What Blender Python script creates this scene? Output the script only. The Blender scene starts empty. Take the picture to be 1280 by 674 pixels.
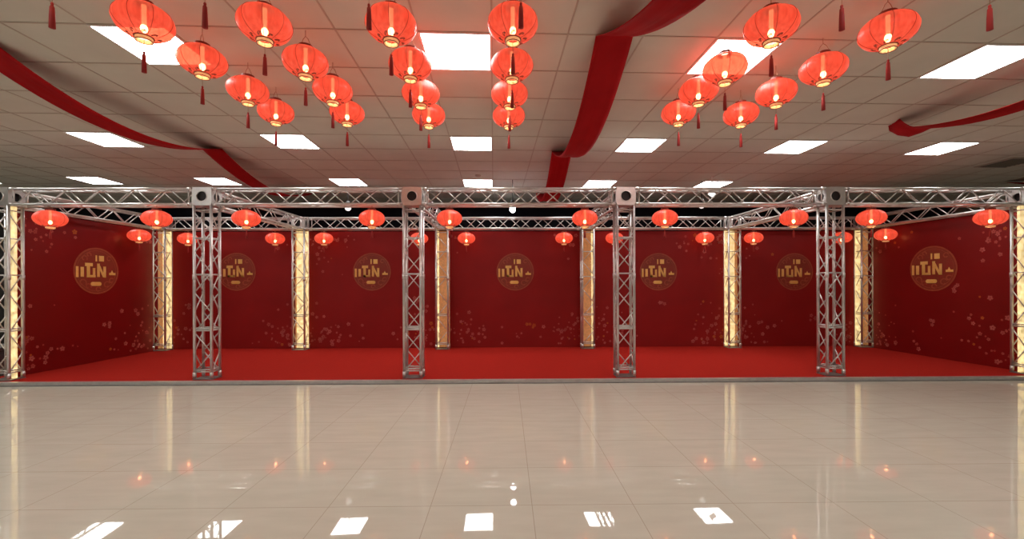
import bpy, bmesh, math, random
from mathutils import Vector, Matrix

SC = bpy.context.scene
COL = SC.collection
PI = math.pi

# ---------------------------------------------------------------- camera, world, exposure
CAM_H, FOC, HOR, YAW, ROLL = 1.40, 540.0, 355.0, 0.013, 0.0031   # metres, px (1280 wide), px, rad, rad
cam_data = bpy.data.cameras.new('camera')
cam = bpy.data.objects.new('camera', cam_data)
COL.objects.link(cam)
cam_data.sensor_width = 36.0
cam_data.lens = 36.0 * FOC / 1280.0
cam_data.shift_y = (HOR - 337.0) / 1280.0
cam_data.clip_start = 0.05
fwd = Vector((math.sin(YAW), math.cos(YAW), 0))
r0 = Vector((math.cos(YAW), -math.sin(YAW), 0)); u0 = Vector((0, 0, 1))
right = r0 * math.cos(ROLL) - u0 * math.sin(ROLL)
up = u0 * math.cos(ROLL) + r0 * math.sin(ROLL)
M = Matrix((right, up, -fwd)).transposed().to_4x4()
M.translation = Vector((0, 0, CAM_H))
cam.matrix_world = M
SC.camera = cam

world = bpy.data.worlds.new('world'); SC.world = world; world.use_nodes = True
world.node_tree.nodes['Background'].inputs['Color'].default_value = (1.0, 0.9, 0.8, 1)
world.node_tree.nodes['Background'].inputs['Strength'].default_value = 0.05
SC.view_settings.view_transform = 'Standard'
SC.view_settings.look = 'None'
SC.view_settings.exposure = 0.0
SC.view_settings.gamma = 1.0
SC.view_settings.use_curve_mapping = False
PANEL_LIGHT = 17.5         # ceiling panels
LANTERN_GLOW = 0.50        # silk of the lanterns
CEIL = 3.46                # ceiling height
CEIL_ROT = 0.0296          # the tile grid is a little askew to the stage

def ray(px, py):
    d = fwd * FOC + right * (px - 640) + up * (HOR - py)
    return Vector((0, 0, CAM_H)), d
def on_height(px, py, z):
    o, d = ray(px, py); t = (z - o.z) / d.z
    return o + d * t
def on_depth(px, py, y):
    o, d = ray(px, py); t = (y - o.y) / d.y
    return o + d * t

# ---------------------------------------------------------------- materials
def lin(r, g, b):
    f = lambda c: (c / 255 / 12.92) if c / 255 <= 0.04045 else ((c / 255 + 0.055) / 1.055) ** 2.4
    return (f(r), f(g), f(b), 1)
def new_mat(name):
    m = bpy.data.materials.new(name); m.use_nodes = True
    return m, m.node_tree, m.node_tree.nodes['Principled BSDF']
def N(nt, t, **kw):
    n = nt.nodes.new(t)
    for k, v in kw.items(): setattr(n, k, v)
    return n
def math_node(nt, op, a, b=None):
    n = N(nt, 'ShaderNodeMath', operation=op)
    for i, v in enumerate((a, b)):
        if v is None: continue
        if isinstance(v, (int, float)): n.inputs[i].default_value = v
        else: nt.links.new(v, n.inputs[i])
    return n.outputs[0]
def noise_mat(name, c1, c2, scale=8, rough=0.6, metal=0.0, spec=0.5, bump=0.0, stretch=(1, 1, 1), detail=3):
    m, nt, p = new_mat(name)
    tc = N(nt, 'ShaderNodeTexCoord'); mp = N(nt, 'ShaderNodeMapping')
    mp.inputs['Scale'].default_value = stretch
    nt.links.new(tc.outputs['Object'], mp.inputs['Vector'])
    nz = N(nt, 'ShaderNodeTexNoise'); nz.inputs['Scale'].default_value = scale; nz.inputs['Detail'].default_value = detail
    nt.links.new(mp.outputs[0], nz.inputs['Vector'])
    cr = N(nt, 'ShaderNodeValToRGB')
    cr.color_ramp.elements[0].position = 0.3; cr.color_ramp.elements[1].position = 0.7
    cr.color_ramp.elements[0].color = (*c1[:3], 1); cr.color_ramp.elements[1].color = (*c2[:3], 1)
    nt.links.new(nz.outputs['Fac'], cr.inputs['Fac'])
    nt.links.new(cr.outputs[0], p.inputs['Base Color'])
    p.inputs['Roughness'].default_value = rough; p.inputs['Metallic'].default_value = metal
    p.inputs['Specular IOR Level'].default_value = spec
    if bump:
        b = N(nt, 'ShaderNodeBump'); b.inputs['Strength'].default_value = bump; b.inputs['Distance'].default_value = 0.01
        nt.links.new(nz.outputs['Fac'], b.inputs['Height']); nt.links.new(b.outputs[0], p.inputs['Normal'])
    return m
def emit_mat(name, col, strength, noise=0.0, scale=20, base=(0.6, 0.6, 0.6)):
    m, nt, p = new_mat(name)
    p.inputs['Base Color'].default_value = (*base[:3], 1); p.inputs['Roughness'].default_value = 0.6
    p.inputs['Emission Color'].default_value = (*col[:3], 1)
    p.inputs['Emission Strength'].default_value = strength
    if noise:
        tc = N(nt, 'ShaderNodeTexCoord'); nz = N(nt, 'ShaderNodeTexNoise'); nz.inputs['Scale'].default_value = scale
        nt.links.new(tc.outputs['Object'], nz.inputs['Vector'])
        mr = N(nt, 'ShaderNodeMapRange'); mr.inputs[1].default_value = 0.3; mr.inputs[2].default_value = 0.7
        mr.inputs[3].default_value = strength * (1 - noise); mr.inputs[4].default_value = strength * (1 + noise)
        nt.links.new(nz.outputs['Fac'], mr.inputs[0]); nt.links.new(mr.outputs[0], p.inputs['Emission Strength'])
    return m

def floor_material():
    m, nt, p = new_mat('polished_tile')
    tc = N(nt, 'ShaderNodeTexCoord'); sx = N(nt, 'ShaderNodeSeparateXYZ')
    nt.links.new(tc.outputs['Object'], sx.inputs[0])
    def line(sock, off, pitch, w):
        a = math_node(nt, 'SUBTRACT', sock, off); a = math_node(nt, 'DIVIDE', a, pitch)
        f = math_node(nt, 'FRACT', a); f = math_node(nt, 'SUBTRACT', f, 0.5); f = math_node(nt, 'ABSOLUTE', f)
        return math_node(nt, 'GREATER_THAN', f, 0.5 - w / pitch), math_node(nt, 'FLOOR', a)
    lx, ix = line(sx.outputs[0], 0.158 - 10 * 0.64, 0.64, 0.0024)
    ly, iy = line(sx.outputs[1], 2.73 - 10 * 0.557, 0.557, 0.0026)
    mask = math_node(nt, 'MAXIMUM', lx, ly)
    mp = N(nt, 'ShaderNodeMapping'); mp.inputs['Scale'].default_value = (1.2, 5, 1)
    nt.links.new(tc.outputs['Object'], mp.inputs['Vector'])
    nz = N(nt, 'ShaderNodeTexNoise'); nz.inputs['Scale'].default_value = 2.2; nz.inputs['Detail'].default_value = 5
    nt.links.new(mp.outputs[0], nz.inputs['Vector'])
    cr = N(nt, 'ShaderNodeValToRGB'); cr.color_ramp.elements[0].position = 0.3; cr.color_ramp.elements[1].position = 0.72
    cr.color_ramp.elements[0].color = (0.56, 0.525, 0.43, 1); cr.color_ramp.elements[1].color = (0.61, 0.575, 0.475, 1)
    nt.links.new(nz.outputs['Fac'], cr.inputs['Fac'])
    mx = N(nt, 'ShaderNodeMix', data_type='RGBA'); mx.inputs['B'].default_value = (0.43, 0.37, 0.29, 1)
    nt.links.new(mask, mx.inputs['Factor']); nt.links.new(cr.outputs[0], mx.inputs['A'])
    nt.links.new(mx.outputs['Result'], p.inputs['Base Color'])
    p.inputs['Roughness'].default_value = 0.022
    p.inputs['IOR'].default_value = 1.5
    w = N(nt, 'ShaderNodeTexNoise'); w.inputs['Scale'].default_value = 1.7; w.inputs['Detail'].default_value = 1
    nt.links.new(tc.outputs['Object'], w.inputs['Vector'])
    b = N(nt, 'ShaderNodeBump'); b.inputs['Strength'].default_value = 0.022; b.inputs['Distance'].default_value = 0.05
    nt.links.new(w.outputs['Fac'], b.inputs['Height']); nt.links.new(b.outputs[0], p.inputs['Normal'])
    return m

def silk_material(name, col, col2, trans):
    m, nt, p = new_mat(name)
    out = nt.nodes['Material Output']
    tc = N(nt, 'ShaderNodeTexCoord'); nz = N(nt, 'ShaderNodeTexNoise')
    mp = N(nt, 'ShaderNodeMapping'); mp.inputs['Scale'].default_value = (40, 40, 4)
    nt.links.new(tc.outputs['Object'], mp.inputs['Vector']); nt.links.new(mp.outputs[0], nz.inputs['Vector'])
    nz.inputs['Scale'].default_value = 1.0
    cr = N(nt, 'ShaderNodeValToRGB'); cr.color_ramp.elements[0].position = 0.3; cr.color_ramp.elements[1].position = 0.7
    cr.color_ramp.elements[0].color = (*col2, 1); cr.color_ramp.elements[1].color = (*col, 1)
    nt.links.new(nz.outputs['Fac'], cr.inputs['Fac'])
    p.inputs['Base Color'].default_value = (0.55, 0.03, 0.02, 1)
    p.inputs['Roughness'].default_value = 0.45
    nt.links.new(cr.outputs[0], p.inputs['Emission Color'])
    p.inputs['Emission Strength'].default_value = LANTERN_GLOW
    t = N(nt, 'ShaderNodeBsdfTransparent'); t.inputs['Color'].default_value = (1.0, 0.42, 0.28, 1)
    ms = N(nt, 'ShaderNodeMixShader'); ms.inputs['Fac'].default_value = trans
    nt.links.new(p.outputs[0], ms.inputs[1]); nt.links.new(t.outputs[0], ms.inputs[2])
    nt.links.new(ms.outputs[0], out.inputs['Surface'])
    return m

MAT = {
    'floor': floor_material(),
    'ceiling': noise_mat('ceiling_tile', (0.62, 0.61, 0.54), (0.66, 0.65, 0.575), 3, 0.85, spec=0.2),
    'ceil_bar': noise_mat('ceiling_bar', (0.46, 0.40, 0.33), (0.50, 0.43, 0.36), 6, 0.6),
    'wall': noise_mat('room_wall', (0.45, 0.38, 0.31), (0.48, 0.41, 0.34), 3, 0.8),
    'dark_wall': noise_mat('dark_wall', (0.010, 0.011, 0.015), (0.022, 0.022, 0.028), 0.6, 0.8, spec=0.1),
    'side_dark': noise_mat('dark_grey_wall', (0.06, 0.055, 0.05), (0.075, 0.07, 0.062), 2, 0.8, spec=0.2),  # dark grey left wall of the room
    'panel': emit_mat('light_diffuser', (1.0, 0.985, 0.96), PANEL_LIGHT, base=(0.8, 0.8, 0.8)),
    'white': noise_mat('white_metal', (0.75, 0.74, 0.71), (0.79, 0.78, 0.75), 5, 0.4),
    'alu': noise_mat('aluminium', (0.62, 0.60, 0.58), (0.72, 0.70, 0.67), 14, 0.34, metal=0.7),
    'alu_dark': noise_mat('aluminium_edge', (0.24, 0.23, 0.22), (0.30, 0.29, 0.28), 8, 0.4, metal=0.5),
    'socket': noise_mat('dark_socket', (0.015, 0.015, 0.016), (0.03, 0.03, 0.03), 9, 0.5),
    'carpet': noise_mat('red_carpet', (0.37, 0.018, 0.012), (0.43, 0.023, 0.015), 60, 0.95, spec=0.05, bump=0.15),
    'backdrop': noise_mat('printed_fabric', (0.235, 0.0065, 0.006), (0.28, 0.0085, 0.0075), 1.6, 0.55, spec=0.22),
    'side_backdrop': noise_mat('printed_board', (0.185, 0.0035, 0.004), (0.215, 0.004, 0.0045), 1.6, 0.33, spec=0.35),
    'petal': noise_mat('petal_print', (0.36, 0.055, 0.045), (0.50, 0.12, 0.10), 9, 0.7, spec=0.2),
    'petal2': noise_mat('petal_print_gold', (0.42, 0.07, 0.015), (0.5, 0.13, 0.03), 9, 0.7, spec=0.2),
    'disc': noise_mat('emblem_disc', (0.22, 0.026, 0.007), (0.26, 0.020, 0.008), 6, 0.5),
    'ring': noise_mat('emblem_ring', (0.30, 0.038, 0.018), (0.36, 0.075, 0.025), 14, 0.4),
    'gold': noise_mat('gold_lettering', (0.85, 0.46, 0.10), (0.95, 0.60, 0.20), 10, 0.35, metal=0.25),
    'ribbon': noise_mat('ribbon_cloth', (0.33, 0.005, 0.008), (0.39, 0.007, 0.010), 5, 0.75, spec=0.12),
    'silk': silk_material('lantern_silk', (1.28, 0.21, 0.105), (0.95, 0.115, 0.05), 0.22),
    'rib': noise_mat('lantern_rib', (0.50, 0.035, 0.015), (0.60, 0.05, 0.02), 30, 0.5),
    'cap_dark': noise_mat('cap_wood', (0.16, 0.02, 0.012), (0.24, 0.04, 0.02), 30, 0.5),
    'cap_gold': emit_mat('cap_paper', (1.0, 0.42, 0.16), 0.55, noise=0.35, scale=70, base=(0.8, 0.55, 0.3)),
    'tassel': noise_mat('tassel_thread', (0.26, 0.010, 0.010), (0.36, 0.018, 0.014), 60, 0.7, stretch=(1, 1, 0.1)),
    'wire': noise_mat('hanging_wire', (0.30, 0.15, 0.07), (0.4, 0.2, 0.1), 40, 0.4),
    'filament': emit_mat('lantern_bulb', (1.0, 0.70, 0.40), 45.0),
    'streak': emit_mat('lantern_glow_streak', (1.0, 0.58, 0.34), 3.2),  # glowing tube standing for the bulb's light streak through the silk
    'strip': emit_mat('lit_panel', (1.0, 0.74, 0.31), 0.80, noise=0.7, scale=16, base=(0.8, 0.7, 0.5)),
    'bronze': emit_mat('gold_gauze_glow', (0.50, 0.19, 0.055), 0.40, noise=0.5, scale=26, base=(0.55, 0.32, 0.15)),  # strip light falling on the gauze, put in as its own glow
    'globe': emit_mat('globe_glass', (1.0, 0.97, 0.92), 1.1),
    'globe_on': emit_mat('globe_lit', (0.92, 0.97, 1.0), 26.0),
    'vent': noise_mat('vent_grille', (0.13, 0.11, 0.09), (0.17, 0.145, 0.12), 10, 0.6),
    'crate': noise_mat('grey_plastic', (0.16, 0.16, 0.155), (0.20, 0.20, 0.195), 6, 0.5),
}

# ---------------------------------------------------------------- helpers
def props(o, label=None, cat=None, group=None, kind=None):
    for k, v in (('label', label), ('category', cat), ('group', group), ('kind', kind)):
        if v: o[k] = v
    return o
def empty(name, loc, label, cat, group=None, rz=0.0):
    o = bpy.data.objects.new(name, None); COL.objects.link(o)
    o.empty_display_size = 0.1
    o.location = loc; o.rotation_euler = (0, 0, rz)
    return props(o, label, cat, group)
def mesh_of(bm, name, mat, smooth=False):
    bmesh.ops.recalc_face_normals(bm, faces=bm.faces[:])
    me = bpy.data.meshes.new(name); bm.to_mesh(me); bm.free()
    for m in (mat if isinstance(mat, (list, tuple)) else [mat]): me.materials.append(MAT[m])
    if smooth: me.polygons.foreach_set('use_smooth', [True] * len(me.polygons))
    return me
def link(name, me, parent=None, loc=None, label=None):
    o = bpy.data.objects.new(name, me); COL.objects.link(o)
    if parent is not None: o.parent = parent
    if loc is not None: o.location = loc
    if label: o['label'] = label
    return o
def structure(name, bm, mat):
    o = link(name, mesh_of(bm, name, mat)); o['kind'] = 'structure'; return o
def box(bm, x0, x1, y0, y1, z0, z1, mi=0):
    vs = [bm.verts.new((x, y, z)) for x in (x0, x1) for y in (y0, y1) for z in (z0, z1)]
    for f in ((0, 1, 3, 2), (4, 6, 7, 5), (0, 4, 5, 1), (2, 3, 7, 6), (0, 2, 6, 4), (1, 5, 7, 3)):
        bm.faces.new([vs[i] for i in f]).material_index = mi
def tube(bm, a, b, r, n=8, r2=None, caps=True):
    a, b = Vector(a), Vector(b); d = (b - a).normalized()
    s = d.orthogonal().normalized(); t = d.cross(s); r2 = r if r2 is None else r2
    A = [bm.verts.new(a + (s * math.cos(2 * PI * i / n) + t * math.sin(2 * PI * i / n)) * r) for i in range(n)]
    B = [bm.verts.new(b + (s * math.cos(2 * PI * i / n) + t * math.sin(2 * PI * i / n)) * r2) for i in range(n)]
    for i in range(n): bm.faces.new((A[i], A[(i + 1) % n], B[(i + 1) % n], B[i]))
    if caps: bm.faces.new(A[::-1]); bm.faces.new(B)
def polytube(bm, pts, r, n=6):
    pts = [Vector(p) for p in pts]; rings = []
    for i, p in enumerate(pts):
        d = (pts[min(i + 1, len(pts) - 1)] - pts[max(i - 1, 0)]).normalized()
        s = d.cross(Vector((0.31, 0.77, 0.55))).normalized(); t = d.cross(s)
        rings.append([bm.verts.new(p + (s * math.cos(2 * PI * k / n) + t * math.sin(2 * PI * k / n)) * r) for k in range(n)])
    for A, B in zip(rings, rings[1:]):
        for k in range(n): bm.faces.new((A[k], A[(k + 1) % n], B[(k + 1) % n], B[k]))
    bm.faces.new(rings[0][::-1]); bm.faces.new(rings[-1])
def lathe(bm, prof, n=24, ripple=0.0, ripn=0):
    rings = []
    for r, z in prof:
        ring = []
        for i in range(n):
            a = 2 * PI * i / n; rr = r * (1 - ripple * abs(math.sin(a * ripn / 2)) if ripn else 1)
            ring.append(bm.verts.new((rr * math.cos(a), rr * math.sin(a), z)))
        rings.append(ring)
    for A, B in zip(rings, rings[1:]):
        for i in range(n): bm.faces.new((A[i], A[(i + 1) % n], B[(i + 1) % n], B[i]))
    return rings

# ---------------------------------------------------------------- room
X0, X1, Y0, Y1 = -12.2, 12.2, -5.6, 11.6
bm = bmesh.new(); box(bm, X0 - .3, X1 + .3, Y0 - .3, Y1 + .3, -0.12, 0.0); structure('floor', bm, 'floor')
bm = bmesh.new(); box(bm, X0 - .3, X1 + .3, Y0 - .3, Y1 + .3, CEIL, CEIL + 0.1); structure('ceiling', bm, 'ceiling')
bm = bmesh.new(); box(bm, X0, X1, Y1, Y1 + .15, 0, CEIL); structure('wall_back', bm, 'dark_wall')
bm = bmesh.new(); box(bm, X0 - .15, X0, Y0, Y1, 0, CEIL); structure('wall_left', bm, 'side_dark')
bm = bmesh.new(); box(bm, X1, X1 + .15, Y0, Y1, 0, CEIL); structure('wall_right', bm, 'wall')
bm = bmesh.new(); box(bm, X0, X1, Y0 - .15, Y0, 0, CEIL); structure('wall_front', bm, 'wall')

# ceiling grid: u across, v into the depth, turned by CEIL_ROT
ca, sa = math.cos(CEIL_ROT), math.sin(CEIL_ROT)
def uv(u, v, z): return Vector((u * ca - v * sa, u * sa + v * ca, z))
UL = [-10.15, -7.80, -5.45, -2.90, -0.31, 2.18, 4.55, 6.85]
VN = [-3.90, -1.42, 1.06, 3.54, 6.03, 8.51]
TU, TV = 0.60, 0.62
bars_u = []
for i, u in enumerate(UL):
    bars_u += [u - TU / 2, u + TU / 2]
    if i + 1 < len(UL):
        g = (UL[i + 1] - u - TU) / 3
        bars_u += [u + TU / 2 + g, u + TU / 2 + 2 * g]
bars_u += [7.15 + 0.62 * k for k in range(1, 8)] + [-10.45 - 0.62]
bm = bmesh.new()
def bar_box(u0, u1, v0, v1, z0, z1):
    lo = [bm.verts.new(uv(u, v, z0)) for u, v in ((u0, v0), (u1, v0), (u1, v1), (u0, v1))]
    hi = [bm.verts.new(uv(u, v, z1)) for u, v in ((u0, v0), (u1, v0), (u1, v1), (u0, v1))]
    bm.faces.new(lo[::-1]); bm.faces.new(hi)
    for i in range(4): bm.faces.new((lo[i], lo[(i + 1) % 4], hi[(i + 1) % 4], hi[i]))
for u in bars_u: bar_box(u - 0.007, u + 0.007, -5.1, 11.1, CEIL - 0.004, CEIL + 0.002)
for k in range(-13, 13):
    v = 3.54 + 0.62 * k
    bar_box(-11.6, 11.6, v - 0.007, v + 0.007, CEIL - 0.005, CEIL + 0.002)
structure('trim_1', bm, 'ceil_bar')

# ceiling light panels
def light_meshes():
    f = bmesh.new(); w, d, t = TU / 2, TV / 2, 0.018
    for a in ((-w, w, -d, -d + t), (-w, w, d - t, d), (-w, -w + t, -d + t, d - t), (w - t, w, -d + t, d - t)):
        box(f, a[0], a[1], a[2], a[3], -0.012, 0.0)
    p = bmesh.new(); box(p, -w + t, w - t, -d + t, d - t, -0.009, -0.001)
    return mesh_of(f, 'frame', 'white'), mesh_of(p, 'diffuser', 'panel')
LF, LP = light_meshes()
UNAME = ['far-left edge', 'first', 'second', 'third', 'centre', 'first right of centre', 'second right of centre', 'rightmost']
ROWN = {3.54: 'nearest row', 6.03: 'middle row', 8.51: 'farthest row'}
def ceiling_light(u, v, label, grp):
    r = empty('ceiling_light', uv(u, v + TV / 2, CEIL), label, 'ceiling light', grp, CEIL_ROT)
    link('frame', LF, r); link('diffuser', LP, r)
lights = {3.54: [2, 3, 4, 5, 6], 6.03: [2, 3, 4, 5, 6, 7], 8.51: [0, 1, 2, 3, 4, 5, 6]}  # leftmost panel of the nearest row is unseen, added for its light
for v, idx in lights.items():
    if v == 3.54: nm = {2: 'unseen, added beyond the left edge', 3: 'behind the leftmost lanterns', 4: 'between the two centre lantern rows', 5: 'behind the first lantern row right of the centre', 6: 'at the right edge of the photo'}
    elif v == 6.03: nm = {2: 'leftmost, under the left ribbon', 3: 'second from the left', 4: 'third from the left, in the centre', 5: 'fourth from the left, right of the centre ribbon', 6: 'fifth from the left', 7: 'rightmost, beside the ceiling vent'}
    else: nm = {0: 'cut by the left edge of the photo', 1: 'second from the left', 2: 'third from the left, beside the left ribbon', 3: 'fourth from the left', 4: 'fifth from the left, in the centre', 5: 'sixth from the left, right of the centre ribbon', 6: 'rightmost of its row'}
    for i in idx:
        ceiling_light(UL[i], v, 'lit square ceiling panel, ' + ROWN[v] + ', ' + nm[i], 'square ceiling lights')
for v in VN[1:3]:  # unseen panels added overhead to brighten the room
    for i in ((1, 2, 3, 5, 6) if v > 0 else (2, 4, 6)):
        ceiling_light(UL[i], v, 'unseen square ceiling panel added to light the near floor', 'unseen ceiling lights added overhead')

for u, v in ((-7.80, 3.54), (-7.80, 6.03), (-10.15, 6.03), (9.2, 3.54), (9.2, 6.03)):  # unseen panels added past both sides to raise the room's brightness
    ceiling_light(u, v, 'unseen square ceiling panel added beyond the side edges for brightness', 'unseen ceiling lights added at the sides')

# ---------------------------------------------------------------- stage platform
YF = 6.20                                       # front faces of the front towers
ST = 0.045
st = empty('stage_platform', (0, 6.08, 0), 'low wide stage platform with bright red carpet and grey metal front edge', 'stage')
bm = bmesh.new(); box(bm, -7.56, 8.08, 0.02, 3.42, 0, ST - 0.004); link('platform', mesh_of(bm, 'platform', 'alu_dark'), st)
bm = bmesh.new(); box(bm, -7.54, 8.06, 0.075, 3.40, ST - 0.004, ST); link('carpet', mesh_of(bm, 'carpet', 'carpet'), st, label='bright red carpet')
bm = bmesh.new(); box(bm, -7.57, 8.09, 0.0, 0.075, 0, ST + 0.003)
bmesh.ops.bevel(bm, geom=bm.edges[:], offset=0.004, segments=2, affect='EDGES')
link('edge_trim', mesh_of(bm, 'edge_trim', 'alu'), st, label='grey metal edge strip')
bm = bmesh.new(); box(bm, -7.57, 8.09, -0.02, 0.0, 0, 0.010); link('foot_rail', mesh_of(bm, 'foot_rail', 'alu_dark'), st)

# ---------------------------------------------------------------- truss
TW, TD = 0.28, 0.22                             # tower width, depth
Z_BOT, Z_TOP = 2.53, 2.79
CR, BR = 0.020, 0.0085
def lattice_mesh(L, axis, size, step, flip, bars=()):
    """zigzag in the plane (x along the length, y across) of a face `size` wide"""
    bm = bmesh.new(); n = max(2, round(L / step)); s = L / n; h = size / 2
    for i in range(n):
        a, b = (-h, h) if (i + flip) % 2 == 0 else (h, -h)
        tube(bm, (i * s, a, 0), ((i + 1) * s, b, 0), BR, 6)
    for x in bars:
        tube(bm, (x, -h, 0), (x, h, 0), BR * 1.25, 6)
    return bm
def place(bm, mat4, name, mat, smooth=True):
    bm.transform(mat4); return mesh_of(bm, name, mat, smooth)
_cache = {}
def tower_meshes():
    if 'tower' in _cache: return _cache['tower']
    L = Z_BOT - ST
    parts = []
    for sx in (-1, 1):
        for sy in (-1, 1):
            bm = bmesh.new()
            tube(bm, (sx * (TW / 2 - CR), sy * (TD / 2 - CR), 0.02), (sx * (TW / 2 - CR), sy * (TD / 2 - CR), L), CR, 10)
            for zz in (0.03, 1.43):
                tube(bm, (sx * (TW / 2 - CR), sy * (TD / 2 - CR), zz), (sx * (TW / 2 - CR), sy * (TD / 2 - CR), zz + 0.07), CR * 1.22, 10)
            parts.append(('chord', mesh_of(bm, 'chord', 'alu', True)))
    bars = (0.11, 0.14, 0.70, 0.73, 1.50, 2.02, 2.42)
    R = Matrix(((0, 1, 0, 0), (0, 0, 1, 0), (1, 0, 0, 0), (0, 0, 0, 1)))           # length -> z, across -> x
    R2 = Matrix(((0, 0, 1, 0), (0, 1, 0, 0), (1, 0, 0, 0), (0, 0, 0, 1)))          # length -> z, across -> y
    for sy, fl in ((-1, 0), (1, 1)):
        bm = lattice_mesh(L - 0.2, 'z', TW - 2 * CR, 0.272, fl, [b - .1 for b in bars])
        parts.append(('lattice', place(bm, Matrix.Translation((0, sy * (TD / 2 - CR), 0.1)) @ R, 'lattice', 'alu')))
    for sx, fl in ((-1, 1), (1, 0)):
        bm = lattice_mesh(L - 0.2, 'z', TD - 2 * CR, 0.272, fl, [b - .1 for b in bars])
        parts.append(('lattice', place(bm, Matrix.Translation((sx * (TW / 2 - CR), 0, 0.1)) @ R2, 'lattice', 'alu')))
    bm = bmesh.new(); box(bm, -TW / 2, TW / 2, -TD / 2, TD / 2, 0, 0.012)
    parts.append(('base_plate', mesh_of(bm, 'base_plate', 'alu_dark')))
    # corner block: four side plates with round holes, a top and a bottom plate
    bm = bmesh.new(); H = Z_TOP - Z_BOT
    def plate(cx, cy, ax, w, h, r):
        n = 24; sq = []; ci = []
        for k in range(n):
            a = 2 * PI * (k + 0.5) / n; c, s = math.cos(a), math.sin(a); m = max(abs(c), abs(s))
            sq.append((c / m * w / 2, s / m * h / 2)); ci.append((c * r, s * r))
        lay = []
        for off in (-0.006, 0.006):
            P = lambda q: bm.verts.new((cx + q[0], cy + off, L + H / 2 + q[1]) if ax == 'x' else (cx + off, cy + q[0], L + H / 2 + q[1]))
            lay.append(([P(q) for q in sq], [P(q) for q in ci]))
        for k in range(n):
            j = (k + 1) % n
            for o, i_ in lay: bm.faces.new((o[k], o[j], i_[j], i_[k]))
            bm.faces.new((lay[0][1][k], lay[0][1][j], lay[1][1][j], lay[1][1][k]))
            bm.faces.new((lay[0][0][k], lay[0][0][j], lay[1][0][j], lay[1][0][k]))
    for s in (-1, 1):
        plate(0, s * (TD / 2 - .006), 'x', TW, H, 0.070)
        plate(s * (TW / 2 - .006), 0, 'y', TD - .024, H, 0.060)
    box(bm, -TW / 2, TW / 2, -TD / 2, TD / 2, L, L + 0.012); box(bm, -TW / 2, TW / 2, -TD / 2, TD / 2, L + H - 0.012, L + H)
    parts.append(('corner_block', mesh_of(bm, 'corner_block', 'alu')))
    bm = bmesh.new()
    box(bm, -.088, .088, -.075, .075, L + 0.02, L + H - 0.02)
    parts.append(('hole_shade', mesh_of(bm, 'hole_shade', 'socket')))  # near-black filler standing for the shade inside the round holes
    bm = bmesh.new()
    for k in range(28):
        a, b = 2 * PI * k / 28, 2 * PI * (k + 1) / 28
        tube(bm, (.074 * math.cos(a), -TD / 2 - .002, L + H / 2 + .074 * math.sin(a)), (.074 * math.cos(b), -TD / 2 - .002, L + H / 2 + .074 * math.sin(b)), .007, 6, caps=False)
    parts.append(('ring', mesh_of(bm, 'ring', 'alu', True)))
    _cache['tower'] = parts
    return parts
def tower(x, y, label, grp, rz=0.0):
    r = empty('truss_tower', (x, y, ST + .0025), label, 'truss tower', grp, rz)
    for nm, me in tower_meshes(): link(nm, me, r)
    return r
def girder(a, b, label, grp, step=0.245, w=0.22):
    """lattice girder between two points of the plan (x, y)"""
    a, b = Vector((*a, 0)), Vector((*b, 0)); d = b - a; L = d.length
    r = empty('truss_girder', (a.x, a.y, Z_BOT), label, 'truss girder', grp, math.atan2(d.y, d.x))
    H = Z_TOP - Z_BOT; hy = w / 2 - CR; z0, z1 = CR, H - CR
    for sy in (-1, 1):
        for z in (z0, z1):
            bm = bmesh.new(); tube(bm, (0, sy * hy, z), (L, sy * hy, z), CR, 10)
            for x in (0.0, L - 0.06): tube(bm, (x, sy * hy, z), (x + 0.06, sy * hy, z), CR * 1.22, 10)
            link('chord', mesh_of(bm, 'chord', 'alu', True), r)
    RX = Matrix(((1, 0, 0, 0), (0, 0, 1, 0), (0, 1, 0, 0), (0, 0, 0, 1)))          # across -> z
    for sy, fl in ((-1, 0), (1, 1)):
        bm = lattice_mesh(L - 0.16, 'x', H - 2 * CR, step, fl, (-0.03, L - 0.13))
        link('lattice', place(bm, Matrix.Translation((0.08, sy * hy, H / 2)) @ RX, 'lattice', 'alu'), r)
    for z, fl in ((z0, 0), (z1, 1)):
        bm = lattice_mesh(L - 0.16, 'x', w - 2 * CR, step, fl)
        link('lattice', place(bm, Matrix.Translation((0.08, 0, z)), 'lattice', 'alu'), r)
    return r

XF = [-7.18, -4.33, -1.35, 1.725, 4.78, 7.72]
XB = [-7.12, -4.28, -1.33, 1.70, 4.76, 7.56]
YFc, YBc = YF + TD / 2, 8.93 + TD / 2
ORD = ['leftmost', 'second from the left', 'third from the left', 'third from the right', 'second from the right', 'rightmost']
front_towers, back_towers = [], []
for i, x in enumerate(XF):
    extra = ' with a lit strip inside' if i in (0, 5) else ''
    front_towers.append(tower(x, YFc, 'grey aluminium lattice tower%s at the stage front, %s' % (extra, ORD[i]), 'front truss towers'))
for i, x in enumerate(XB):
    back_towers.append(tower(x, YBc, 'lattice tower with glowing golden lining at the stage back, %s' % ORD[i], 'back truss towers'))
BAY = ['leftmost bay', 'second bay from the left', 'centre bay', 'second bay from the right', 'rightmost bay']
for i in range(5):
    girder((XF[i] + TW / 2 + .006, YFc), (XF[i + 1] - TW / 2 - .006, YFc), 'grey lattice girder along the stage front, over the ' + BAY[i], 'front girders')
    girder((XB[i] + TW / 2 + .006, YBc), (XB[i + 1] - TW / 2 - .006, YBc), 'grey lattice girder over the rear backdrops, at the ' + BAY[i], 'rear girders')
for i in range(6):
    girder((XF[i], YFc + TD / 2 + .016), (XB[i], YBc - TD / 2 - .016), 'grey lattice girder running front to back on the %s pair of towers' % ORD[i], 'front to back girders')

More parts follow.
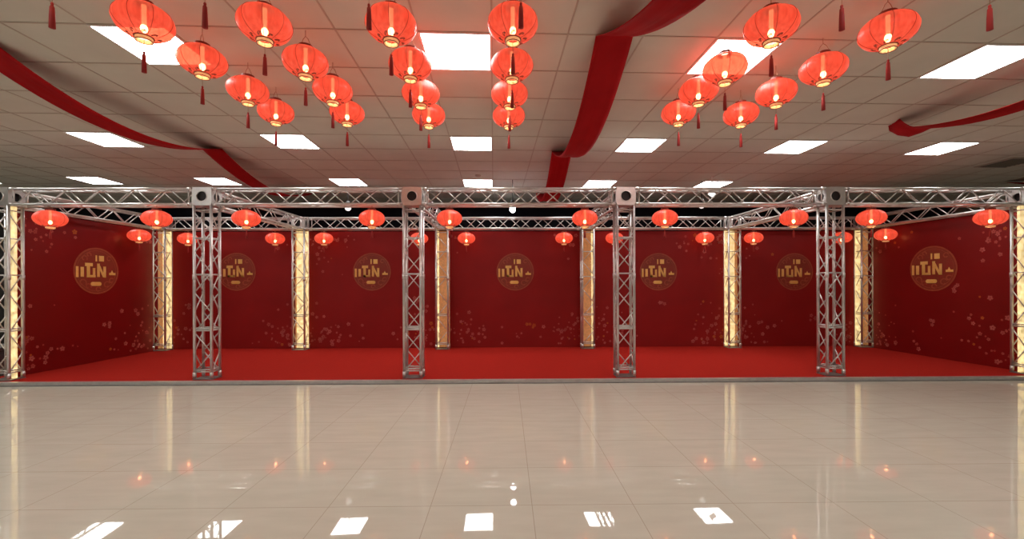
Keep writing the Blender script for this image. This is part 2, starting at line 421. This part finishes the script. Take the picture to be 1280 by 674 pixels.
# lit lining of the back towers: a bright cream panel and a gold gauze with a put-in glow beside it
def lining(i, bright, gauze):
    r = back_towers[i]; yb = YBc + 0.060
    for nm, (p0, p1), mat, lab in (('light_panel', bright, 'strip', 'glowing cream light panel'), ('gauze_panel', gauze, 'bronze', 'golden gauze panel given a dim glow')):
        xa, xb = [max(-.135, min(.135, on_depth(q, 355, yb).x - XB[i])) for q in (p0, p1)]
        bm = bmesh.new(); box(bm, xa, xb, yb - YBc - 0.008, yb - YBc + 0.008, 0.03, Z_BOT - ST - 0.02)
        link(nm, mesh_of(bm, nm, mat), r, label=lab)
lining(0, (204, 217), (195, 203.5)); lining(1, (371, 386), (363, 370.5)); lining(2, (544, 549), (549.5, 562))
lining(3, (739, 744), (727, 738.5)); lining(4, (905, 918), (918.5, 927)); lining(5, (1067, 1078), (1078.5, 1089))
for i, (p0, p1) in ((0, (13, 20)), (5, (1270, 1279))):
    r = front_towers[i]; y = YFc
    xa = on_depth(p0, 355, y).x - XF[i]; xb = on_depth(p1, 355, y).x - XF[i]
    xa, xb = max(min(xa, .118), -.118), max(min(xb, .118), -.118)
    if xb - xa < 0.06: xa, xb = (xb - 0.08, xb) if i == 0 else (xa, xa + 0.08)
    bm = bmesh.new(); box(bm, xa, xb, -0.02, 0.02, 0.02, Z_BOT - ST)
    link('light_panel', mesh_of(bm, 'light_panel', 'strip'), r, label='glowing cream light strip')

# ---------------------------------------------------------------- backdrops
STROKES = [(-.90, -.80, -.28, .17), (-.71, -.58, -.26, .15), (-.52, -.20, .19, .33), (-.45, -.32, -.28, .22), (-.45, -.08, -.28, -.18),
           (-.19, -.09, -.26, .12), (0, .11, -.26, .32), (.28, .39, -.28, .20), (-.07, -.01, .41, .67), (.08, .30, .42, .66), (.55, .84, -.17, -.07)]
def flat(bm, pts, z=0.0, mi=0, th=0.003):
    """prism of a polygon in the (x, z) plane, front at y = -th"""
    a = [bm.verts.new((x, -th - z, y)) for x, y in pts]; b = [bm.verts.new((x, -z, y)) for x, y in pts]
    bm.faces.new(a).material_index = mi; bm.faces.new(b[::-1]).material_index = mi
    for i in range(len(pts)):
        j = (i + 1) % len(pts); bm.faces.new((a[i], a[j], b[j], b[i])).material_index = mi
def emblem(parent, x, z, R):
    bm = bmesh.new(); flat(bm, [(R * .97 * math.cos(2 * PI * k / 40), R * .97 * math.sin(2 * PI * k / 40)) for k in range(40)])
    d = link('emblem', mesh_of(bm, 'emblem', 'disc'), parent, (x, -0.001, z), 'round golden emblem')
    bm = bmesh.new()
    for r0_, r1_ in ((.94, 1.0), (.86, .875)):
        for k in range(48):
            a, b = 2 * PI * k / 48, 2 * PI * (k + 1) / 48
            flat(bm, [(R * q * math.cos(t), R * q * math.sin(t)) for q, t in ((r0_, a), (r1_, a), (r1_, b), (r0_, b))], 0.003, th=0.002)
    for cx, cy, rr in ((-.62, -.50, .16), (-.38, -.66, .13), (.45, -.60, .16), (.66, -.42, .12), (.05, -.80, .12), (-.55, .52, .13), (-.36, .68, .10), (.55, .55, .12)):
        for k in range(14):                      # cloud scrolls round the rim
            a, b = 5.2 * k / 14 + cx, 5.2 * (k + 1) / 14 + cx
            q0, q1 = rr * (1 - .5 * k / 14), rr * (1 - .5 * (k + 1) / 14)
            flat(bm, [(R * (cx + q * math.cos(t)), R * (cy + q * math.sin(t))) for q, t in ((q0 - .025, a), (q0 + .025, a), (q1 + .025, b), (q1 - .025, b))], 0.003, th=0.002)
    link('ring', mesh_of(bm, 'ring', 'ring'), d)
    bm = bmesh.new()
    for x0, x1, z0, z1 in STROKES:
        flat(bm, [(R * x0, R * z0), (R * x1, R * z0), (R * x1, R * z1), (R * x0, R * z1)], 0.004, th=0.006)
    flat(bm, [(R * .03, R * .22), (R * .12, R * .24), (R * .36, R * -.26), (R * .26, R * -.27)], 0.004, th=0.006)
    flat(bm, [(R * .62, R * -.08), (R * .74, R * -.08), (R * .68, R * .04)], 0.004, th=0.006)
    pill = [(-.20 + .085 * math.cos(t), -.56 + .085 * math.sin(t)) for t in [PI / 2 + PI * k / 8 for k in range(9)]] + \
           [(.10 + .085 * math.cos(t), -.56 + .085 * math.sin(t)) for t in [-PI / 2 + PI * k / 8 for k in range(9)]]
    flat(bm, [(R * a, R * b) for a, b in pill], 0.004, th=0.006)
    link('lettering', mesh_of(bm, 'lettering', 'gold'), d, label='raised golden lettering')
def blossom(bm, x, z, r, rng, mi):
    a0 = rng.random() * 6.28
    for k in range(5):
        a = a0 + k * 2 * PI / 5; ca_, sa_ = math.cos(a), math.sin(a); pts = []
        for q in range(7):
            t = 2 * PI * q / 7; px, pz = r * (.55 + .42 * math.cos(t)), r * .36 * math.sin(t)
            pts.append((x + px * ca_ - pz * sa_, z + px * sa_ + pz * ca_))
        vs = [bm.verts.new((p[0], -0.0015, p[1])) for p in pts]; bm.faces.new(vs).material_index = mi
def cluster(bm, w, h, corner, n, rng, sx, sz):
    for _ in range(n):
        u = min(abs(rng.gauss(0, .5)), 1.3) * sx; v = min(abs(rng.gauss(0, .5)), 1.3) * sz
        x = (-w / 2 + .06 + u) if 'l' in corner else (w / 2 - .06 - u)
        z = (.07 + v) if 'b' in corner else (h - .07 - v)
        blossom(bm, x, z, rng.choice((.016, .02, .024, .03, .036, .046)), rng, 0 if rng.random() < .93 else 1)
def backdrop(x0, y0, x1, y1, h, label, seed, corners, singles=(), mat='backdrop', ex=0.0, ez=1.62, R=.40):
    d = Vector((x1 - x0, y1 - y0, 0)); w = d.length
    r = empty('stage_backdrop', ((x0 + x1) / 2, (y0 + y1) / 2, ST + .003), label, 'backdrop', 'printed red backdrops', math.atan2(d.y, d.x))
    bm = bmesh.new(); box(bm, -w / 2, w / 2, 0, 0.03, 0, h); link('panel', mesh_of(bm, 'panel', mat), r)
    rng = random.Random(seed); bm = bmesh.new()
    for c, n, sx, sz in corners: cluster(bm, w, h, c, n, rng, sx, sz)
    for x, z, rad, mi in singles:
        for q in range(4): blossom(bm, x + rng.uniform(-.08, .08), z + rng.uniform(-.06, .06), rad * rng.uniform(.5, 1), rng, mi)
    bmesh.ops.recalc_face_normals(bm, faces=bm.faces[:])
    link('blossom_print', mesh_of(bm, 'blossom_print', ['petal', 'petal2']), r, label='pale pink blossom print')
    emblem(r, ex, ez - ST, R)
YW = 9.22
emb = [296, 465, 644, 823, 993]
std = [('bl', 42, .9, .75), ('br', 42, .85, .75)]
BH = Z_BOT - ST - 0.01
for i in range(5):
    xa, xb = XB[i] + 0.0, XB[i + 1] - 0.0
    if i == 0: xa -= .32
    if i == 4: xb += .32
    g = 0.004
    cs = list(std)
    if i == 1: cs.append(('tl', 40, .95, .65))
    if i in (3,): cs.append(('tr', 40, .8, .65))
    if i in (2,): cs += [('tl', 14, .6, .4), ('tr', 14, .6, .4)]
    if i == 0: cs.append(('tr', 20, .7, .5))
    if i == 4: cs.append(('tl', 22, .7, .6))
    sg = [[(-.9, .9, .05, 0)], [(.9, 1.0, .05, 0)], [(.33, .46, .055, 1), (.1, .25, .03, 0)], [(-.55, .48, .05, 1), (.1, .95, .05, 0)], [(.3, .6, .05, 0)]][i]
    backdrop(xa + g, YW, xb - g, YW, BH, 'dark red backdrop with golden emblem and blossoms at the rear of the ' + BAY[i], 11 + i, cs, sg,
             ex=on_depth(emb[i], 340, YW).x - (xa + xb) / 2, ez=on_depth(emb[i], 340, YW).z)
# side walls of the stage (front edge -> back edge as seen from inside)
side = [('bl', 36, .7, .75), ('br', 36, .8, .8), ('tl', 34, .75, .6), ('tr', 8, .5, .3)]
def emb_on(xa, ya, xb, yb, px, py):
    o, dd = ray(px, py); n = Vector((yb - ya, xa - xb, 0)); t = n.dot(Vector((xa, ya, 0)) - o) / n.dot(dd); p = o + dd * t
    w = Vector((xb - xa, yb - ya, 0)); return (Vector((p.x - (xa + xb) / 2, p.y - (ya + yb) / 2, 0)).dot(w) / w.length, p.z)
a = (XF[0] - .10, YF + TD + .015, XB[0] - .10, 8.915); e = emb_on(*a, 121, 339)
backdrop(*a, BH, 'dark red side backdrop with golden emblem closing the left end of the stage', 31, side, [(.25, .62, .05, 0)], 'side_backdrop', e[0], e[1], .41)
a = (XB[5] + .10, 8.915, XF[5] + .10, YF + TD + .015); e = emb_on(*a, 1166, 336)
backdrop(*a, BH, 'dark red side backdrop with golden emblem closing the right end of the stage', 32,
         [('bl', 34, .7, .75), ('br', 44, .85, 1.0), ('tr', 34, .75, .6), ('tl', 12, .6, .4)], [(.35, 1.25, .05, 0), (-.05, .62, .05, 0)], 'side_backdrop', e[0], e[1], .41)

# ---------------------------------------------------------------- lanterns
def lantern_meshes(D, drop, key):
    """origin at the lantern centre; drop = length of the hanger above the top cap"""
    a, b = D / 2, D * 0.33
    P = []
    th0 = math.asin(0.24)
    bm = bmesh.new()
    prof = []
    for k in range(19):
        t = -PI / 2 + th0 * 1.15 + (PI - 2.3 * th0) * k / 18
        prof.append((a * math.cos(t) ** 0.97, b * math.sin(t)))
    lathe(bm, prof, 64, 0.012, 16)
    P.append(('silk_shade', mesh_of(bm, 'silk_shade', 'silk', True)))
    ztop, zbot = prof[-1][1], prof[0][1]; rc = prof[0][0]
    bm = bmesh.new()
    for j in range(8):
        an = 2 * PI * (j + .3) / 8
        polytube(bm, [(p[0] * 1.004 * math.cos(an), p[0] * 1.004 * math.sin(an), p[1]) for p in prof], D * .0045, 5)
    P.append(('frame_ribs', mesh_of(bm, 'frame_ribs', 'rib', True)))
    h = D * .055
    bm = bmesh.new(); lathe(bm, [(rc * .8, ztop - .002), (rc * 1.08, ztop - .002), (rc * 1.08, ztop + h * 1.2), (rc * .8, ztop + h * 1.2), (rc * .8, ztop - .002)], 24)
    P.append(('top_cap', mesh_of(bm, 'top_cap', 'cap_dark')))
    bm = bmesh.new(); lathe(bm, [(rc * .78, zbot + .002), (rc * 1.02, zbot + .002), (rc * .98, zbot - h * 1.15), (rc * .78, zbot - h * 1.15), (rc * .78, zbot + .002)], 24)
    P.append(('bottom_cap', mesh_of(bm, 'bottom_cap', 'cap_gold')))
    bm = bmesh.new()
    for r_, z_, q in ((rc * 1.07, zbot + .003, .0055), (rc * 1.0, zbot - h * 1.15, .003)):
        ring = [(r_ * math.cos(2 * PI * k / 28), r_ * math.sin(2 * PI * k / 28), z_) for k in range(29)]
        for p, q2 in zip(ring, ring[1:]): tube(bm, p, q2, q * D / .36, 6, caps=False)
    for j in range(8):                           # curled gold-thread scrolls on the lower silk
        an = 2 * PI * j / 8
        for k in range(8):
            def pt(k):
                tt = -PI / 2 + th0 * 1.15 + .20 + .09 * math.sin(k * 1.05); aa = an + .16 * math.cos(k * .8) - .1
                rr = a * math.cos(tt) ** .97 * 1.006; return (rr * math.cos(aa), rr * math.sin(aa), b * math.sin(tt))
            tube(bm, pt(k), pt(k + 1), .0024 * D / .36, 5, caps=False)
    P.append(('rim_trim', mesh_of(bm, 'rim_trim', 'cap_dark', True)))
    bm = bmesh.new(); bmesh.ops.create_uvsphere(bm, u_segments=14, v_segments=10, radius=D * .062)
    bmesh.ops.scale(bm, vec=(1, 1, 1.35), verts=bm.verts[:]); bmesh.ops.translate(bm, vec=(0, 0, -b * .42), verts=bm.verts[:])
    P.append(('bulb', mesh_of(bm, 'bulb', 'filament', True)))
    bm = bmesh.new(); tube(bm, (0, 0, -b * .25), (0, 0, ztop), D * .042, 10)
    P.append(('glow_streak', mesh_of(bm, 'glow_streak', 'streak', True)))
    bm = bmesh.new(); zt = ztop + h * 1.2; w = rc * .42
    if drop > .12:
        polytube(bm, [(-rc, 0, zt - .006), (-w, 0, zt + drop * .45), (0, 0, zt + drop * .62), (w, 0, zt + drop * .45), (rc, 0, zt - .006)], .0022, 5)
        polytube(bm, [(0, 0, zt + drop * .60), (0, 0, zt + drop)], .0022, 5)
    else:
        polytube(bm, [(-rc, 0, zt - .006), (0, 0, zt + drop * .6), (rc, 0, zt - .006)], .0022, 5)
        polytube(bm, [(0, 0, zt + drop * .55), (0, 0, zt + drop)], .003, 5)
    P.append(('hanger', mesh_of(bm, 'hanger', 'wire', True)))
    return P, zbot - h * 1.15, zt
def tassel_meshes(D, zb, gap, ln):
    bm = bmesh.new(); polytube(bm, [(0, 0, zb + .02), (0, 0, zb - gap)], .0018, 5)
    s = mesh_of(bm, 'tassel_cord', 'wire', True)
    bm = bmesh.new(); z = zb - gap
    lathe(bm, [(.0005, z + .012), (.006, z + .008), (.008, z), (.006, z - .006), (.011, z - .016), (.0135, z - ln * .5), (.015, z - ln), (.0005, z - ln - .002)], 12)
    return s, mesh_of(bm, 'tassel', 'tassel', True)
def lantern_kit(D, drop, gap, ln, key):
    P, zb, zt = lantern_meshes(D, drop, key); return P, tassel_meshes(D, zb, gap, ln), zt + drop
def hang_lantern(kit, loc, label, grp, rz):
    r = empty('lantern', loc, label, 'lantern', grp, rz)
    for nm, me in kit[0]: link(nm, me, r)
    t = link('tassel', kit[1][1], r); link('tassel_cord', kit[1][0], t)
    return r
D1 = 0.35; HL = 1.80                              # lanterns under the ceiling: diameter, height above the lens
base = lantern_meshes(D1, .2, 'x'); drop1 = CEIL - (CAM_H + HL) - base[2] - 0.001
KIT1 = lantern_kit(D1, drop1, .08, .135, 'ceiling')
D2 = 0.365
rows = [
    ('leftmost', [(65, -42), (180, 27), (253, 76), (310, 113), (345, 140)]),
    ('second', [(256, -42), (331, 31), (382, 78), (416, 113), (434, 141)]),
    ('third', [(461, -40), (489, 31), (513, 81), (526, 117), (536, 144)]),
    ('fourth', [(651, -42), (641, 30), (640, 82), (637, 118), (636, 145)]),
    ('fifth', [(1052, -38), (964, 33), (906, 86), (873, 114), (848, 141)]),
    ('rightmost', [(1237, -38), (1110, 39), (1029, 86), (970, 116), (926, 143)]),
]
PLACE = ['nearest, only its tassel in view,', 'nearest whole one', 'second whole one', 'third whole one', 'farthest one']
rng = random.Random(5)
for nm, pts in rows:
    for k, (px, py) in enumerate(pts):
        p = on_height(px, py, CAM_H + HL)
        hang_lantern(KIT1, p, 'glowing red ceiling lantern, %s in the %s of six rows' % (PLACE[k], nm), 'lanterns under the ceiling', rng.random() * 6.28)
ZL = 2.345
base = lantern_meshes(D2, .05, 'y'); drop2 = Z_BOT - ZL - base[2] - 0.002
KIT2 = lantern_kit(D2, max(drop2, .02), .045, .10, 'stage')
print('lantern drops', drop1, drop2)
for k, px in enumerate((63, 196, 308, 465, 562, 731, 831, 992, 1089, 1238)):
    p = on_depth(px, 271, YF + .02)
    hang_lantern(KIT2, (p.x, p.y, ZL), 'glowing red lantern under the front girder, %s side of the %s' % (('left', 'right')[k % 2], BAY[k // 2]), 'lanterns under the front girders', rng.random() * 6.28)
for k, px in enumerate((235, 344, 405, 524, 583, 705, 768, 881, 942, 1052)):
    p = on_depth(px, 298, 8.95)
    hang_lantern(KIT2, (p.x, p.y, ZL), 'glowing red lantern under the rear girder, %s side of the %s' % (('left', 'right')[k % 2], BAY[k // 2]), 'lanterns under the rear girders', rng.random() * 6.28)
for px, X, nm in ((174, -7.03, 'left'), (1107, 7.485, 'right')):
    q = on_depth(px, 298, 1.0); y = X / q.x
    hang_lantern(KIT2, (X, y, ZL), 'glowing red lantern under the %s end girder, close to the %s side backdrop' % (nm, nm), 'lanterns beside the side backdrops', .4)

# ---------------------------------------------------------------- ribbons draped from the ceiling
def ribbon(name_label, stations, width, xfun, sag, twist=None, n=26, taper=False):
    """swags between the depths in `stations`, hung from the ceiling"""
    pts = []
    for (ya, yb), s in zip(zip(stations, stations[1:]), sag):
        for k in range(n + 1):
            if pts and k == 0: continue
            t = k / n; y = ya + (yb - ya) * t
            pts.append((Vector((xfun(y), y, CEIL - .012 - 4 * s * t * (1 - t))), t))
    bm = bmesh.new(); rows_ = []
    for i, (p, t) in enumerate(pts):
        d = (pts[min(i + 1, len(pts) - 1)][0] - pts[max(i - 1, 0)][0]).normalized()
        w = Vector((1, 0, 0)); w = (w - d * w.dot(d)).normalized()
        ang = twist(p.y) if twist else 0.0
        w = Matrix.Rotation(ang, 3, d) @ w; nrm = d.cross(w).normalized()
        row = []
        for side_ in (1, -1):
            for q in range(7):
                c = (q / 3 - 1) * side_
                fold = .012 * math.sin(q * 2.1 + p.y * .8) * (4 * t * (1 - t) + .15)
                row.append(bm.verts.new(p + w * (c * width / 2 * (1 if not taper else max(.12, min(1, (1 - t) * 14)) ** .5)) + nrm * (fold * (1 if side_ == 1 else 1) + side_ * .0015) - Vector((0, 0, .004))))
        rows_.append(row)
    m = len(rows_[0])
    for A, B in zip(rows_, rows_[1:]):
        for k in range(m): bm.faces.new((A[k], A[(k + 1) % m], B[(k + 1) % m], B[k]))
    bm.faces.new(rows_[0][::-1]); bm.faces.new(rows_[-1])
    o = link('ceiling_ribbon', mesh_of(bm, 'ceiling_ribbon', 'ribbon', True))
    return props(o, name_label, 'ribbon', 'red ceiling ribbons')
ribbon('wide dark red ribbon draped in long swags along the ceiling centre', (0.45, 3.56, 6.66, 9.75), .31, lambda y: .90 - .012 * max(0, y - 3.5) + .13 * max(0, 3.4 - y), (.42, .42, .42))
ribbon('dark red ribbon sagging across the left of the ceiling to the left towers', (0.5, 3.62, 6.55, 9.7), .30, lambda y: -4.42, (.28, .28, .3))
def tw(y): return 0.0 if y < 5.15 else 1.1 * min(1, (y - 5.15) / .3)
ribbon('dark red ribbon sagging at the right of the ceiling, ending near the vent', (2.6, 5.62), .28, lambda y: 5.02 + .05 * max(0, y - 5.3), (.33,), tw, taper=True)
rp = on_height(1275, 226, CEIL - .02)
ribbon('short visible end of a dark red ribbon above the rightmost front tower', (rp.y - 3.1, rp.y + .15), .32, lambda y: rp.x + .02, (.3,))

# ---------------------------------------------------------------- spot globes, flood lamp, vent, detector, crate
def globe(p, mat, label):
    r = empty('spotlight', p, label, 'spotlight', 'round lamps above the stage')
    bm = bmesh.new(); bmesh.ops.create_uvsphere(bm, u_segments=18, v_segments=12, radius=.06); link('globe', mesh_of(bm, 'globe', mat, True), r)
    bm = bmesh.new(); lathe(bm, [(.001, .13), (.035, .13), (.045, .05), (.030, .045), (.001, .045)], 16); link('holder', mesh_of(bm, 'holder', 'socket', True), r)
    bm = bmesh.new(); tube(bm, (0, 0, .12), (0, 0, CEIL - p[2]), .008, 8); link('rod', mesh_of(bm, 'rod', 'socket'), r)
a = on_depth(435, 260, 8.65); globe(a, 'globe', 'white globe lamp on a dark holder above the second bay from the left')
a = on_depth(877, 257, 8.65); globe(a, 'globe', 'white globe lamp above the second bay from the right')
globe(Vector((.13, 8.55, 2.93)), 'globe_on', 'bright globe lamp above the centre bay, nearer of its pair')
globe(Vector((.14, 9.45, 3.02)), 'globe_on', 'bright globe lamp above the centre bay, farther of its pair')
p = on_depth(890, 243, 8.3)
r = empty('flood_lamp', p, 'small tilted white box lamp seen through the front girder, right of centre', 'flood lamp')
bm = bmesh.new(); box(bm, -.062, .062, -.035, .035, -.036, .036); bmesh.ops.bevel(bm, geom=bm.edges[:], offset=.005, segments=2, affect='EDGES')
bm.transform(Matrix.Rotation(.6, 4, 'Y')); link('housing', mesh_of(bm, 'housing', 'globe'), r)
bm = bmesh.new(); tube(bm, (0, 0, .03), (0, 0, CEIL - p.z), .008, 8); link('rod', mesh_of(bm, 'rod', 'white'), r)
v = on_height(1262, 203, CEIL)
r = empty('ceiling_vent', (v.x, v.y, CEIL), 'square dark ceiling vent at the right edge of the photo', 'vent', None, CEIL_ROT)
bm = bmesh.new()
for a in ((-.3, .3, -.3, -.26), (-.3, .3, .26, .3), (-.3, -.26, -.26, .26), (.26, .3, -.26, .26)): box(bm, *a, -.014, -.001)
link('frame', mesh_of(bm, 'frame', 'ceil_bar'), r)
bm = bmesh.new(); box(bm, -.26, .26, -.26, .26, -.003, -.001)
for k in range(8):
    y = -.23 + .065 * k; vs = [bm.verts.new(q) for q in ((-.26, y, -.003), (.26, y, -.003), (.26, y + .04, -.016), (-.26, y + .04, -.016))]; bm.faces.new(vs)
link('grille', mesh_of(bm, 'grille', 'vent'), r)
v = on_height(597.5, 219, CEIL)
bm = bmesh.new(); lathe(bm, [(.001, -.035), (.03, -.035), (.05, -.02), (.055, 0), (.001, 0)], 18)
o = link('smoke_detector', mesh_of(bm, 'smoke_detector', 'ceil_bar', True), None, (v.x, v.y, CEIL)); props(o, 'small round smoke detector on the ceiling just before the centre far light', 'smoke detector')
r = empty('storage_crate', (-8.02, 6.85, 0), 'grey plastic storage crate on the floor beside the leftmost front tower', 'crate')
bm = bmesh.new(); box(bm, -.34, .34, -.22, .22, 0, .40); bmesh.ops.bevel(bm, geom=bm.edges[:], offset=.015, segments=2, affect='EDGES'); link('body', mesh_of(bm, 'body', 'crate'), r)
bm = bmesh.new(); box(bm, -.36, .36, -.24, .24, .40, .46); bmesh.ops.bevel(bm, geom=bm.edges[:], offset=.012, segments=2, affect='EDGES'); link('lid', mesh_of(bm, 'lid', 'crate'), r)
